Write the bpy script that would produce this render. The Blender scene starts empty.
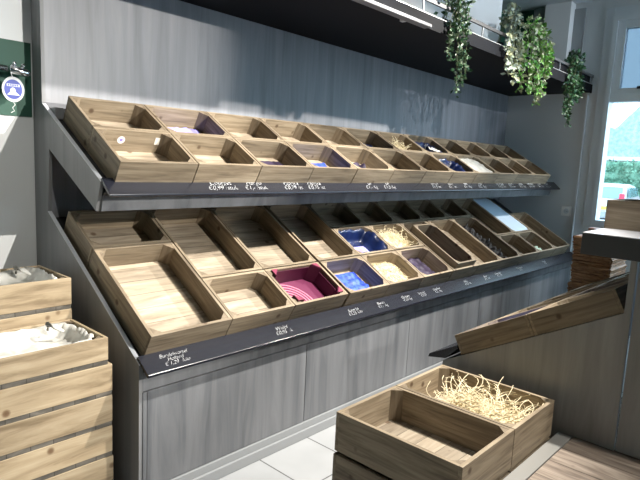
import bpy, bmesh, math, random
from mathutils import Vector, Matrix
random.seed(7)
S = bpy.context.scene
COL = S.collection
# ------------------------------------------------------------------ camera
cam = bpy.data.objects.new('camera', bpy.data.cameras.new('camera')); COL.objects.link(cam)
RT = (0.6807756, -0.7309683, 0.0472223); DN = (-0.0713795, -0.1303630, -0.9888936); FW = (0.7290059, 0.6698439, -0.1409241)
M = Matrix(((RT[0], -DN[0], -FW[0], 0), (RT[1], -DN[1], -FW[1], 0), (RT[2], -DN[2], -FW[2], 1.6), (0, 0, 0, 1)))
cam.matrix_world = M
cam.data.sensor_width = 36; cam.data.lens = 563.44 / 640 * 36; cam.data.clip_start = 0.05; cam.data.clip_end = 300
S.camera = cam
# ------------------------------------------------------------------ world, lights, exposure
S.view_settings.view_transform = 'Standard'; S.view_settings.look = 'None'; S.view_settings.gamma = 1
S.view_settings.use_curve_mapping = False
S.view_settings.exposure = 0.0
W = bpy.data.worlds.new('sky'); S.world = W; W.use_nodes = True
bg = W.node_tree.nodes['Background']; bg.inputs[0].default_value = (0.60, 0.82, 1.0, 1); bg.inputs[1].default_value = 6.0

def spot(name, loc, aim, power, size=70, blend=0.5, col=(1, 0.95, 0.87), rad=0.03):
    d = bpy.data.lights.new(name, 'SPOT'); d.energy = power; d.spot_size = math.radians(size); d.spot_blend = blend
    d.color = col; d.shadow_soft_size = rad
    o = bpy.data.objects.new(name, d); COL.objects.link(o); o.location = loc
    o.rotation_euler = (Vector(aim) - Vector(loc)).to_track_quat('-Z', 'Y').to_euler()
    return o
spot('ceiling_or_fill_spot', (2.95, 0.70, 3.3), (1.9, 2.3, 0.9), 900, 80, .5)
spot('ceiling_or_fill_spot', (4.6, 0.75, 3.3), (3.3, 2.6, 1.1), 640, 66, .6)
spot('ceiling_or_fill_spot', (6.2, 0.85, 3.3), (5.0, 2.6, 1.1), 360, 60, .7)
spot('ceiling_or_fill_spot', (3.4, -3.3, 2.85), (.45, 2.8, 2.0), 1650, 37, .45)
spot('ceiling_or_fill_spot', (2.7, -1.7, 3.2), (2.2, 1.2, 0.4), 380, 38, .4)
spot('ceiling_or_fill_spot', (.55, -.3, 3.25), (.85, 3.2, 1.25), 120, 30, .5)  # added fill lamp to brighten the left wall
spot('ceiling_or_fill_spot', (5.3, -1.6, 3.25), (5.4, 2.6, 3.05), 330, 38, .6, (.93, .96, 1))  # added fill lamp to brighten the white board and upper right wall

# ------------------------------------------------------------------ materials
def mat(name, col, rough=0.6, spec=0.5, metal=0.0):
    m = bpy.data.materials.new(name); m.use_nodes = True
    b = m.node_tree.nodes['Principled BSDF']
    b.inputs['Base Color'].default_value = (*col, 1); b.inputs['Roughness'].default_value = rough
    b.inputs['Metallic'].default_value = metal; b.inputs['Specular IOR Level'].default_value = spec
    return m
def N(m, t, **k):
    n = m.node_tree.nodes.new(t)
    for a, v in k.items(): setattr(n, a, v)
    return n
def ramp(m, src, stops):
    r = N(m, 'ShaderNodeValToRGB'); m.node_tree.links.new(src, r.inputs[0])
    e = r.color_ramp.elements
    while len(e) < len(stops): e.new(0.5)
    for q, (p, c) in zip(e, stops): q.position = p; q.color = (*c, 1)
    return r
def grain(name, dark, mid, light, scale, rough=0.6, knots=False, rand=0.0, planks=None, bump=0.15, contrast=(.3, .5, .7), spec=0.4):
    """wood grain stretched along the axis with the small scale; rand tints each object; planks=(axis, width) draws board joints"""
    m = mat(name, mid, rough, spec); L = m.node_tree.links; b = m.node_tree.nodes['Principled BSDF']
    tc = N(m, 'ShaderNodeTexCoord'); oi = N(m, 'ShaderNodeObjectInfo')
    off = N(m, 'ShaderNodeVectorMath', operation='ADD'); sc = N(m, 'ShaderNodeVectorMath', operation='SCALE')
    cmb = N(m, 'ShaderNodeCombineXYZ')
    for i in range(3): L.new(oi.outputs['Random'], cmb.inputs[i])
    L.new(cmb.outputs[0], sc.inputs[0]); sc.inputs['Scale'].default_value = 13.7 if rand else 0.0
    L.new(tc.outputs['Object'], off.inputs[0]); L.new(sc.outputs[0], off.inputs[1])
    mp = N(m, 'ShaderNodeMapping'); mp.inputs['Scale'].default_value = scale; L.new(off.outputs[0], mp.inputs[0])
    n1 = N(m, 'ShaderNodeTexNoise'); n1.inputs['Scale'].default_value = 1.0; n1.inputs['Detail'].default_value = 5; n1.inputs['Roughness'].default_value = 0.6
    n1.inputs['Distortion'].default_value = 0.6
    L.new(mp.outputs[0], n1.inputs['Vector'])
    r = ramp(m, n1.outputs['Fac'], [(contrast[0], dark), (contrast[1], mid), (contrast[2], light)])
    out = r.outputs[0]
    if knots:
        n2 = N(m, 'ShaderNodeTexVoronoi'); n2.inputs['Scale'].default_value = 7.0
        L.new(off.outputs[0], n2.inputs['Vector'])
        r2 = ramp(m, n2.outputs['Distance'], [(0.0, (0, 0, 0)), (0.07, (0.15, .15, .15)), (0.13, (1, 1, 1))])
        mx = N(m, 'ShaderNodeMix', data_type='RGBA', blend_type='MIX')
        L.new(r2.outputs[0], mx.inputs['Factor']); mx.inputs['A'].default_value = (dark[0] * .6, dark[1] * .45, dark[2] * .35, 1)
        L.new(out, mx.inputs['B']); out = mx.outputs['Result']
    if planks:
        sx = N(m, 'ShaderNodeSeparateXYZ'); L.new(tc.outputs['Object'], sx.inputs[0])
        d = N(m, 'ShaderNodeMath', operation='DIVIDE'); L.new(sx.outputs[planks[0]], d.inputs[0]); d.inputs[1].default_value = planks[1]
        ad = N(m, 'ShaderNodeMath', operation='ADD'); L.new(d.outputs[0], ad.inputs[0]); ad.inputs[1].default_value = 50.33
        fr = N(m, 'ShaderNodeMath', operation='FRACT'); L.new(ad.outputs[0], fr.inputs[0])
        g = (0.0045 if planks[1] < .12 else .009) / planks[1]
        r3 = ramp(m, fr.outputs[0], [(0.0, (.12, .1, .08)), (g, (1, 1, 1))]); r3.color_ramp.interpolation = 'LINEAR'
        fl = N(m, 'ShaderNodeMath', operation='FLOOR'); L.new(ad.outputs[0], fl.inputs[0])
        ad2 = N(m, 'ShaderNodeMath', operation='ADD'); L.new(fl.outputs[0], ad2.inputs[0]); L.new(oi.outputs['Random'], ad2.inputs[1])
        wn = N(m, 'ShaderNodeTexWhiteNoise', noise_dimensions='1D'); L.new(ad2.outputs[0], wn.inputs['W'])
        mr = N(m, 'ShaderNodeMapRange'); L.new(wn.outputs['Value'], mr.inputs[0]); mr.inputs[3].default_value = .78; mr.inputs[4].default_value = 1.12
        m1 = N(m, 'ShaderNodeMix', data_type='RGBA', blend_type='MULTIPLY'); m1.inputs['Factor'].default_value = 1
        L.new(out, m1.inputs['A']); L.new(r3.outputs[0], m1.inputs['B'])
        m2 = N(m, 'ShaderNodeMix', data_type='RGBA', blend_type='MULTIPLY'); m2.inputs['Factor'].default_value = 1
        L.new(m1.outputs['Result'], m2.inputs['A']); L.new(mr.outputs[0], m2.inputs['B']); out = m2.outputs['Result']
    if rand:
        mr = N(m, 'ShaderNodeMapRange'); L.new(oi.outputs['Random'], mr.inputs[0]); mr.inputs[3].default_value = 1 - rand; mr.inputs[4].default_value = 1 + rand * .5
        m3 = N(m, 'ShaderNodeMix', data_type='RGBA', blend_type='MULTIPLY'); m3.inputs['Factor'].default_value = 1
        L.new(out, m3.inputs['A']); L.new(mr.outputs[0], m3.inputs['B']); out = m3.outputs['Result']
    L.new(out, b.inputs['Base Color'])
    if bump:
        bp = N(m, 'ShaderNodeBump'); bp.inputs['Strength'].default_value = bump; bp.inputs['Distance'].default_value = 0.003
        L.new(n1.outputs['Fac'], bp.inputs['Height']); L.new(bp.outputs[0], b.inputs['Normal'])
    return m
PD, PM, PL = (.115, .086, .056), (.225, .176, .118), (.31, .252, .178)
pine_x = grain('pine_grain_across', PD, PM, PL, (3, 30, 45), knots=True, rand=.22)
pine_y = grain('pine_grain_deep', PD, PM, PL, (30, 3, 45), knots=True, rand=.22)
pine_base = grain('pine_base_boards', (.20, .158, .112), (.35, .287, .212), (.47, .40, .305), (3, 26, 40), rand=.14, planks=(1, .098), knots=True)
pine_z = grain('pine_post', (.12, .09, .06), (.20, .155, .105), (.27, .215, .15), (40, 40, 5), rand=.2)
apple_x = grain('rough_pine_across', (.20, .145, .085), (.34, .262, .165), (.44, .355, .24), (3, 30, 26), knots=True, rand=.15)
apple_y = grain('rough_pine_deep', (.22, .16, .10), (.34, .27, .17), (.44, .36, .25), (30, 3, 26), knots=True, rand=.15)
dark_slat = grain('weathered_slat', (.05, .045, .038), (.10, .09, .075), (.17, .15, .125), (8, 30, 30), rand=.1, planks=(0, .088))
laminate = grain('grey_oak_laminate', (.15, .155, .172), (.215, .222, .243), (.275, .282, .305), (13, 13, .9), rough=.42, contrast=(.25, .5, .75), bump=.05)
laminate2 = grain('grey_oak_front', (.085, .09, .10), (.155, .16, .17), (.205, .21, .222), (10, 10, .9), rough=.42, contrast=(.28, .5, .74), bump=.05, rand=.05)
lam_side = grain('grey_oak_side', (.15, .152, .16), (.19, .193, .20), (.225, .228, .235), (16, 16, 1), rough=.45, contrast=(.25, .5, .75), bump=.05)
island_lam = grain('grey_oak_counter', (.20, .198, .196), (.27, .267, .263), (.325, .32, .315), (11, 11, 1.0), rough=.45, contrast=(.3, .5, .7), bump=.05)
edge_light = mat('edge_banding', (.62, .64, .68), .35)
black = mat('black_satin', (.008, .0085, .011), .6, .08)
slate = mat('slate_rail', (.009, .010, .016), .25)
bed_mat = mat('black_bed', (.012, .012, .013), .6)
chalk = mat('chalk_pen', (.85, .86, .86), .7)
white_paint = mat('white_wall_paint', (.72, .74, .75), .8)
white_sat = mat('white_window_paint', (.70, .74, .77), .35)
grey_shade = mat('grey_shade', (.33, .35, .36), .7)
green_paint = mat('dark_green_paint', (.008, .07, .045), .6)
chrome = mat('chrome', (.75, .76, .78), .18, metal=1)
alu = mat('brushed_aluminium', (.55, .56, .57), .35, metal=.6)
wood_floor = grain('weathered_planks', (.11, .085, .068), (.22, .175, .14), (.33, .275, .225), (32, 2.6, 20), knots=True, rough=.6, planks=(0, .15), bump=.5, contrast=(.32, .5, .68))
wool = mat('wood_wool', (.66, .57, .38), .8)
tile = mat('floor_tile', (.6, .6, .6), .35)
def tile_nodes():
    m = tile; L = m.node_tree.links; tc = N(m, 'ShaderNodeTexCoord'); mp = N(m, 'ShaderNodeMapping')
    mp.inputs['Location'].default_value = (-.43, -.28, 0); L.new(tc.outputs['Object'], mp.inputs[0])
    br = N(m, 'ShaderNodeTexBrick'); br.offset = .0; br.inputs['Scale'].default_value = 1
    br.inputs['Brick Width'].default_value = .365; br.inputs['Row Height'].default_value = .365; br.inputs['Mortar Size'].default_value = .004
    br.inputs['Color1'].default_value = (.44, .45, .46, 1); br.inputs['Color2'].default_value = (.40, .41, .42, 1); br.inputs['Mortar'].default_value = (.10, .10, .10, 1)
    L.new(mp.outputs[0], br.inputs['Vector'])
    no = N(m, 'ShaderNodeTexNoise'); no.inputs['Scale'].default_value = 40; mx = N(m, 'ShaderNodeMix', data_type='RGBA', blend_type='MULTIPLY')
    mx.inputs['Factor'].default_value = .25; L.new(br.outputs['Color'], mx.inputs['A']); L.new(no.outputs['Fac'], mx.inputs['B'])
    L.new(mx.outputs['Result'], m.node_tree.nodes['Principled BSDF'].inputs['Base Color'])
tile_nodes()
def speckle(name, a, b_, scale, rough=.8, det=3):
    m = mat(name, a, rough); tc = N(m, 'ShaderNodeTexCoord'); no = N(m, 'ShaderNodeTexNoise'); no.inputs['Scale'].default_value = scale; no.inputs['Detail'].default_value = det
    m.node_tree.links.new(tc.outputs['Object'], no.inputs['Vector'])
    r = ramp(m, no.outputs['Fac'], [(.4, a), (.6, b_)]); m.node_tree.links.new(r.outputs[0], m.node_tree.nodes['Principled BSDF'].inputs['Base Color'])
    return m
blue_paper = speckle('blue_tissue', (.02, .05, .42), (.06, .13, .68), 30, .5)
lilac = speckle('lilac_paper', (.22, .20, .62), (.38, .36, .78), 12, .6)
pale_lilac = speckle('pale_lilac_paper', (.40, .33, .62), (.55, .5, .75), 12, .6)
purple = speckle('dark_purple_paper', (.012, .006, .022), (.03, .017, .05), 14, .6)
navy = speckle('navy_film', (.002, .006, .03), (.006, .014, .065), 12, .3)
black_film = speckle('black_film', (.004, .004, .005), (.014, .013, .016), 20, .7)
white_film = speckle('white_liner', (.50, .49, .45), (.66, .65, .61), 9, .55)
blue_lit = mat('blue_lit_surface', (.50, .62, .74), .4)
leafA = speckle('dark_leaf', (.012, .05, .02), (.05, .13, .05), 20, .35)
leafB = speckle('variegated_leaf', (.20, .27, .20), (.45, .50, .43), 25, .4)
leafC = speckle('bright_leaf', (.07, .28, .03), (.30, .55, .12), 15, .35)
leafD = speckle('cream_leaf', (.32, .36, .2), (.55, .56, .38), 15, .4)
wicker = grain('brown_wicker', (.12, .055, .022), (.30, .15, .065), (.46, .26, .13), (14, 14, 70), rough=.5, rand=.15)

# ------------------------------------------------------------------ mesh helpers
def obj(name, bm, m, parent=None, smooth=False, bevel=0):
    me = bpy.data.meshes.new(name)
    bmesh.ops.recalc_face_normals(bm, faces=bm.faces)
    if smooth:
        for f in bm.faces: f.smooth = True
    bm.to_mesh(me); bm.free(); me.materials.append(m)
    o = bpy.data.objects.new(name, me); COL.objects.link(o)
    if parent: o.parent = parent
    if bevel:
        b = o.modifiers.new('bevel', 'BEVEL'); b.width = bevel; b.segments = 2; b.limit_method = 'ANGLE'
    return o
def bx(bm, x0, x1, y0, y1, z0, z1, mx=None):
    r = bmesh.ops.create_cube(bm, size=1)
    T = Matrix.Translation(((x0 + x1) / 2, (y0 + y1) / 2, (z0 + z1) / 2)) @ Matrix.Diagonal((x1 - x0, y1 - y0, z1 - z0, 1))
    if mx: T = mx @ T
    bmesh.ops.transform(bm, matrix=T, verts=r['verts'])
def box(name, x0, x1, y0, y1, z0, z1, m, parent=None, bevel=0):
    bm = bmesh.new(); bx(bm, x0, x1, y0, y1, z0, z1); return obj(name, bm, m, parent, bevel=bevel)
def prism_x(bm, pts, x0, x1):
    """extrude a (y,z) outline from x0 to x1"""
    a = [bm.verts.new((x0, y, z)) for y, z in pts]; b = [bm.verts.new((x1, y, z)) for y, z in pts]
    bm.faces.new(a); bm.faces.new(b[::-1]); n = len(pts)
    for i in range(n): bm.faces.new((a[i], b[i], b[(i + 1) % n], a[(i + 1) % n]))
def prism_z(bm, pts, z0, z1):
    a = [bm.verts.new((x, y, z0)) for x, y in pts]; b = [bm.verts.new((x, y, z1)) for x, y in pts]
    bm.faces.new(a[::-1]); bm.faces.new(b); n = len(pts)
    for i in range(n): bm.faces.new((a[i], a[(i + 1) % n], b[(i + 1) % n], b[i]))
def prism_y(bm, pts, y0, y1):
    a = [bm.verts.new((x, y0, z)) for x, z in pts]; b = [bm.verts.new((x, y1, z)) for x, z in pts]
    bm.faces.new(a); bm.faces.new(b[::-1]); n = len(pts)
    for i in range(n): bm.faces.new((a[i], b[i], b[(i + 1) % n], a[(i + 1) % n]))
def tube(bm, pts, r, seg=6):
    rings = []
    for i, p in enumerate(pts):
        p = Vector(p); d = (Vector(pts[min(i + 1, len(pts) - 1)]) - Vector(pts[max(i - 1, 0)])).normalized()
        u = d.orthogonal().normalized(); v = d.cross(u)
        rr = r[i] if isinstance(r, (list, tuple)) else r
        rings.append([bm.verts.new(p + (u * math.cos(2 * math.pi * k / seg) + v * math.sin(2 * math.pi * k / seg)) * rr) for k in range(seg)])
    for a, b in zip(rings, rings[1:]):
        for k in range(seg): bm.faces.new((a[k], a[(k + 1) % seg], b[(k + 1) % seg], b[k]))
    bm.faces.new(rings[0][::-1]); bm.faces.new(rings[-1])
def struct(o): o['kind'] = 'structure'; return o
def tag(o, label, cat, group=None, kind=None):
    o['label'] = label; o['category'] = cat
    if group: o['group'] = group
    if kind: o['kind'] = kind
    return o
def thing(name, label, cat, loc=(0, 0, 0), rot=(0, 0, 0), group=None):
    o = bpy.data.objects.new(name, None); COL.objects.link(o); o.location = loc; o.rotation_euler = rot; o.empty_display_size = .05
    return tag(o, label, cat, group)
def dup(root, loc, rot, label, group=None):
    r = root.copy(); COL.objects.link(r); r.location = loc; r.rotation_euler = rot; r['label'] = label
    if group: r['group'] = group
    for ch in list(root.children):
        c = ch.copy(); COL.objects.link(c); c.parent = r
        for g in ch.children:
            d = g.copy(); COL.objects.link(d); d.parent = c
    return r

# ------------------------------------------------------------------ setting
XW, CZ = 6.6, 3.42
struct(box('floor', -1.5, 6.75, -5.2, 3.4, -.05, 0, tile))
struct(box('ceiling', -1.5, 6.75, -5.2, 3.4, CZ, CZ + .05, white_paint))
struct(box('wall_back', -1.5, 6.75, 3.22, 3.3, 0, CZ, white_paint))
bm = bmesh.new()
WY0, WY1, WZ0, WZ1 = .35, 2.0, 1.04, 3.24
bx(bm, XW, 6.75, WY1, 3.22, 0, CZ); bx(bm, XW, 6.75, -5.2, -3.4, 0, CZ); bx(bm, XW, 6.75, -.35, WY0, 0, CZ); bx(bm, XW, 6.75, -3.4, -.35, 0, .7); bx(bm, XW, 6.75, -3.4, -.35, 3.2, CZ); bx(bm, XW, 6.75, WY0, WY1, 0, WZ0); bx(bm, XW, 6.75, WY0, WY1, WZ1, CZ)
struct(obj('wall_right', bm, white_paint))
struct(box('wall_left', -1.55, -1.5, -5.2, 3.3, 0, CZ, green_paint))  # unseen wall, painted dark to cut bounced light
bm = bmesh.new()
bx(bm, -1.5, 3.6, -5.3, -5.2, 0, CZ); bx(bm, 6.2, 6.75, -5.3, -5.2, 0, CZ); bx(bm, 3.6, 6.2, -5.3, -5.2, 0, .35); bx(bm, 3.6, 6.2, -5.3, -5.2, 2.7, CZ)
struct(obj('wall_front_added', bm, green_paint))  # unseen wall added behind camera; opening steers daylight, dark paint cuts bounce
# painted green band on the back wall and in the corner above the overhead shelf
struct(box('trim_1', -1.5, 1.19, 3.212, 3.2195, 1.751, 2.13, green_paint))
struct(box('trim_2', 6.585, 6.5995, 2.86, 3.08, 2.6, CZ - .002, green_paint))
struct(box('trim_8', 5.3, 6.584, 3.205, 3.2195, 2.6, CZ - .002, green_paint))
struct(box('trim_3', 6.54, 6.5995, 2.70, 2.86, 2.6, CZ - .002, grey_shade))
struct(box('trim_4', 6.46, 6.5995, 2.42, 2.70, 2.6, CZ - .002, white_paint))
struct(box('trim_5', 6.575, 6.5995, 2.30, 2.42, 2.6, 3.36, grey_shade))  # shaded recess drawn as a flat grey strip
struct(box('trim_6', 6.575, 6.5995, 2.185, 2.20, .0, 2.44, white_paint, bevel=.002))
# window: casing, frame, transom, upper sash
win = struct(obj('window_1', (lambda b: (bx(b, 6.55, 6.70, WY1 - .045, WY1, WZ0, WZ1), bx(b, 6.55, 6.70, WY0, WY0 + .06, WZ0, WZ1), bx(b, 6.551, 6.699, WY0 + .06, WY1 - .045, WZ1 - .06, WZ1), bx(b, 6.551, 6.699, WY0 + .06, WY1 - .045, WZ0, WZ0 + .05), b)[-1])(bmesh.new()), white_sat))
bm = bmesh.new()
bx(bm, 6.575, 6.599, WY1, WY1 + .09, WZ0 - .02, WZ1 + .08); bx(bm, 6.575, 6.599, WY0 - .09, WY0, WZ0 - .02, WZ1 + .08)
bx(bm, 6.5751, 6.5989, WY0, WY1, WZ1, WZ1 + .08)
obj('window_casing', bm, white_sat, win, bevel=.003)
box('window_transom', 6.56, 6.69, WY0 + .06, WY1 - .045, 2.35, 2.44, white_sat, win)
bm = bmesh.new()
for a, b_ in ((WY0 + .06, WY0 + .15), (WY1 - .125, WY1 - .045)): bx(bm, 6.57, 6.66, a, b_, 2.44, WZ1 - .06)
bx(bm, 6.571, 6.659, WY0 + .15, WY1 - .125, 2.44, 2.49); bx(bm, 6.571, 6.659, WY0 + .15, WY1 - .125, WZ1 - .14, WZ1 - .06)
obj('window_sash', bm, white_sat, win, bevel=.003)
bm = bmesh.new(); bx(bm, 6.535, 6.56, 1.64, 1.70, 2.475, 2.50); bx(bm, 6.52, 6.54, 1.58, 1.69, 2.48, 2.495)
obj('window_latch', bm, black, win)
glass = bpy.data.materials.new('window_glass'); glass.use_nodes = True; nt_ = glass.node_tree; nt_.nodes.clear()
g_o = nt_.nodes.new('ShaderNodeOutputMaterial'); g_m = nt_.nodes.new('ShaderNodeMixShader'); g_t = nt_.nodes.new('ShaderNodeBsdfTransparent'); g_g = nt_.nodes.new('ShaderNodeBsdfGlossy')
g_g.inputs['Roughness'].default_value = .02; g_m.inputs[0].default_value = .05; g_t.inputs[0].default_value = (.95, .98, .98, 1)
nt_.links.new(g_t.outputs[0], g_m.inputs[1]); nt_.links.new(g_g.outputs[0], g_m.inputs[2]); nt_.links.new(g_m.outputs[0], g_o.inputs[0])
frost = mat('tinted_glass', (.22, .28, .33), .2)
fb = frost.node_tree.nodes['Principled BSDF']; fb.inputs['Transmission Weight'].default_value = .55; fb.inputs['IOR'].default_value = 1.1
box('window_pane', 6.61, 6.614, WY0 + .06, WY1 - .045, WZ0 + .05, 2.35, glass, win)
box('window_pane', 6.61, 6.614, WY0 + .15, WY1 - .125, 2.49, WZ1 - .14, frost, win)

w2 = struct(obj('window_2_added', (lambda b: (bx(b, 6.62, 6.69, -3.4, -3.34, .7, 3.2), bx(b, 6.62, 6.69, -.41, -.35, .7, 3.2), bx(b, 6.62, 6.69, -1.9, -1.84, .76, 3.14), bx(b, 6.62, 6.69, -3.34, -.41, .7, .76), bx(b, 6.62, 6.69, -3.34, -.41, 3.14, 3.2), b)[-1])(bmesh.new()), white_sat))  # unseen window added to let daylight in from the right
box('window_pane', 6.65, 6.654, -3.34, -.41, .76, 3.14, glass, w2)
# raised plank platform with metal edge, running in front of the counter
PZ = .382
an = math.radians(1.8)
bm = bmesh.new(); prism_z(bm, [(1.2, -2.4), (5.2, -2.4), (5.2, .70), (2.66, .775), (1.2, .775)], 0, PZ - .003)
struct(obj('floor_platform', bm, wood_floor))
bm = bmesh.new(); prism_z(bm, [(1.2, .778), (2.64, .778), (2.64, .842), (1.2, .842)], PZ - .06, PZ + .002)
struct(obj('trim_7', bm, mat('worn_edge_strip', (.26, .255, .24), .45, metal=.2), bevel=.003))

# ------------------------------------------------------------------ main display
XL, XR = 1.197, 6.45
C30, S30 = math.cos(math.radians(30)), .5
disp = thing('display_shelving', 'long grey oak two-tier sloping display unit along the back wall', 'display shelving', (0, 0, 0))
U0, L0 = (2.454, 1.45), (2.18, .72)
def on(p0, s, h): return (p0[0] + s * C30 - h * S30, p0[1] + s * S30 + h * C30)
bm = bmesh.new()
prof = [(3.215, 0), (2.12, 0), (2.12, .69), (3.05, 1.262), (3.02, 1.59), (2.506, 1.318), (2.46, 1.456), (3.098, 1.82), (3.098, 2.53), (3.215, 2.53)]
prism_x(bm, prof, XL, XL + .018)
sp = obj('side_panel', bm, lam_side, disp)
bm = bmesh.new()
for a, b_ in (((2.118, .688), (3.05, 1.262)), ((2.458, 1.456), (3.098, 1.82))):
    prism_x(bm, [(a[0], a[1]), (b_[0], b_[1]), (b_[0] - .001, b_[1] + .003), (a[0] - .001, a[1] + .003)], XL - .0005, XL + .0185)
obj('edge_strip', bm, edge_light, sp)
bm = bmesh.new(); bx(bm, XL + .018, 6.595, 3.10, 3.215, 0, 2.53)
obj('back_panel', bm, laminate, disp)
# beds
for p0, s1, nm in ((U0, .745, 'upper_bed'), (L0, 1.04, 'lower_bed')):
    bm = bmesh.new()
    a = on(p0, -.03, -.016); b_ = on(p0, s1, -.016); c = on(p0, s1, -.04); d = on(p0, -.03, -.04)
    prism_x(bm, [a, b_, c, d], XL + .018, 6.595 if p0 is U0 else XR)
    obj(nm, bm, bed_mat, disp)
bm = bmesh.new(); bx(bm, XL + .02, 1.26, 2.98, 3.098, 1.742, 1.80); obj('corner_block', bm, lam_side, disp, bevel=.004)
# upper fascia and underside
bm = bmesh.new(); prism_x(bm, [(2.49, 1.318), (2.506, 1.318), (2.486, 1.392), (2.47, 1.392)], XL + .018, 6.57); obj('upper_fascia', bm, laminate2, disp)
bm = bmesh.new(); prism_x(bm, [(2.506, 1.321), (3.02, 1.592), (3.01, 1.61), (2.50, 1.339)], XL + .018, 6.57); obj('underside_panel', bm, lam_side, disp)
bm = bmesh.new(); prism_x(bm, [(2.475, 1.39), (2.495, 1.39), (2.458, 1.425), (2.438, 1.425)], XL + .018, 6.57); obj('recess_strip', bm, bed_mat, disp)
# price rails
bm = bmesh.new(); prism_x(bm, [(2.458, 1.474), (2.378, 1.404), (2.378, 1.396), (2.383, 1.391), (2.468, 1.462)], XL + .004, 6.62 - .03)
rail_u = obj('price_rail', bm, slate, disp, bevel=.0015)
bm = bmesh.new(); prism_x(bm, [(2.140, .722), (2.050, .662), (2.050, .652), (2.056, .647), (2.150, .710)], XL + .004, XR)
rail_l = obj('price_rail', bm, slate, disp, bevel=.0015)
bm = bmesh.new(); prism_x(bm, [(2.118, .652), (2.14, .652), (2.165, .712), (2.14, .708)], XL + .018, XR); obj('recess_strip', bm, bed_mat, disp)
# lower front
bm = bmesh.new(); bx(bm, XL + .018, XR, 2.118, 2.136, .566, .652); obj('lower_fascia', bm, laminate2, disp, bevel=.001)
bm = bmesh.new(); bx(bm, XL + .018, XL + .036, 2.116, 2.136, .07, .562); obj('front_post', bm, laminate2, disp)
x = XL + .040; k = 0
edges = [XL + .04, 2.24, 3.28, 4.32, 5.36, XR]
for a, b_ in zip(edges, edges[1:]):
    bm = bmesh.new(); bx(bm, a, b_ - .004, 2.118, 2.136, .098, .561); obj('front_panel', bm, laminate2, disp, bevel=.001)
bm = bmesh.new(); bx(bm, XL + .018, XR, 2.137, 2.16, 0, .65); obj('inner_frame', bm, bed_mat, disp)
bm = bmesh.new(); bx(bm, XL + .018, XR, 2.095, 2.1365, .0, .055); bx(bm, XL + .018, XR, 2.108, 2.1365, .055, .095); obj('plinth', bm, mat('plinth_grey', (.26, .27, .28), .4), disp, bevel=.002)
bm = bmesh.new(); prism_x(bm, [(3.095, 0), (2.137, 0), (2.14, .66), (3.095, 1.24)], XR - .018, XR - .0005); obj('side_panel', bm, lam_side, disp)

# chalk writing on the rails (follows each rail's slope)
def writing(parent, lines, x, p_top, p_bot, size, f=0.5):
    """lines stacked on the rail; p_top/p_bot = (y,z) of the rail's face"""
    cu = bpy.data.curves.new('chalk_writing', 'FONT'); cu.body = '\n'.join(lines); size *= .82; cu.size = size; cu.shear = .35; cu.space_line = .82
    cu.extrude = .0003; cu.align_x = 'CENTER'; cu.space_character = .95; cu.offset = -size * .031
    o = bpy.data.objects.new('chalk_writing', cu); COL.objects.link(o)
    dy, dz = p_top[0] - p_bot[0], p_top[1] - p_bot[1]; L = math.hypot(dy, dz)
    up = Vector((0, dy / L, dz / L)); nrm = Vector((1, 0, 0)).cross(up)
    h = size * .82 * len(lines); t = L / 2 + h / 2 - size * .68
    org = Vector((x, p_bot[0], p_bot[1])) + up * t + nrm * .0012
    mw = Matrix(((1, up[0], nrm[0], org[0]), (0, up[1], nrm[1], org[1]), (0, up[2], nrm[2], org[2]), (0, 0, 0, 1)))
    dg = bpy.context.evaluated_depsgraph_get(); me = bpy.data.meshes.new_from_object(o.evaluated_get(dg)); bpy.data.objects.remove(o)
    me.transform(mw); me.materials.clear(); me.materials.append(chalk)
    q = bpy.data.objects.new('chalk_writing', me); COL.objects.link(q); q.parent = parent
ut, ub = (2.458, 1.474), (2.378, 1.404); lt, lb = (2.140, .722), (2.050, .662)
for x, t in ((1.84, ('Courget', '€0,99 /stuk')), (2.07, ('Mango', '€1,- /stuk')), (2.36, ('Paprika', '€0,79 /st')), (2.56, ('Paprika', '€0,75 /st')), (3.12, ('Ui', '€1,- /kg')), (3.33, ('Ui', '€1,5 /kg')),
             (3.97, ('Venkel', '€1,5 /st')), (4.22, ('Raap', '€1,- /st')), (4.48, ('Biet', '€1,- /kg')), (4.75, ('Prei', '€2,- /kg')), (5.15, ('Knolraap', '€1,25 /st')), (5.38, ('Kool', '€1,- /st')), (5.62, ('Spruit', '€2,- /kg')), (5.86, ('Bieslook', '€1,- /st')), (6.1, ('Dille', '€1,- /st')), (6.3, ('Munt', '€1,- /st'))):
    writing(rail_u, t, x, ut, ub, .054)
for x, t, s in ((1.36, ('Bundelwortel', 'Holland', '€ 1,29  /kilo'), .034), (2.02, ('Witlof', '€0,95  /k'), .042), (2.62, ('Sjalot Ui', '€1,25 /kilo'), .038), (2.90, ('Bieten', '€1,-  /kg'), .038), (3.18, ('Citroen', '€1,5 /kg'), .038), (3.38, ('Limoen', '€1,25'), .036), (3.58, ('Gember', '€2,- /kg'), .036),
                (4.02, ('Kaki', '€1,5 /st'), .038), (4.35, ('Kiwi', '€1,- /st'), .038), (4.58, ('Avocado', '€1,- /st'), .038), (5.02, ('Mandarijn', '€1,-'), .038), (5.6, ('Druif', '€2,-'), .038)):
    writing(rail_l, t, x, lt, lb, s)

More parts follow.
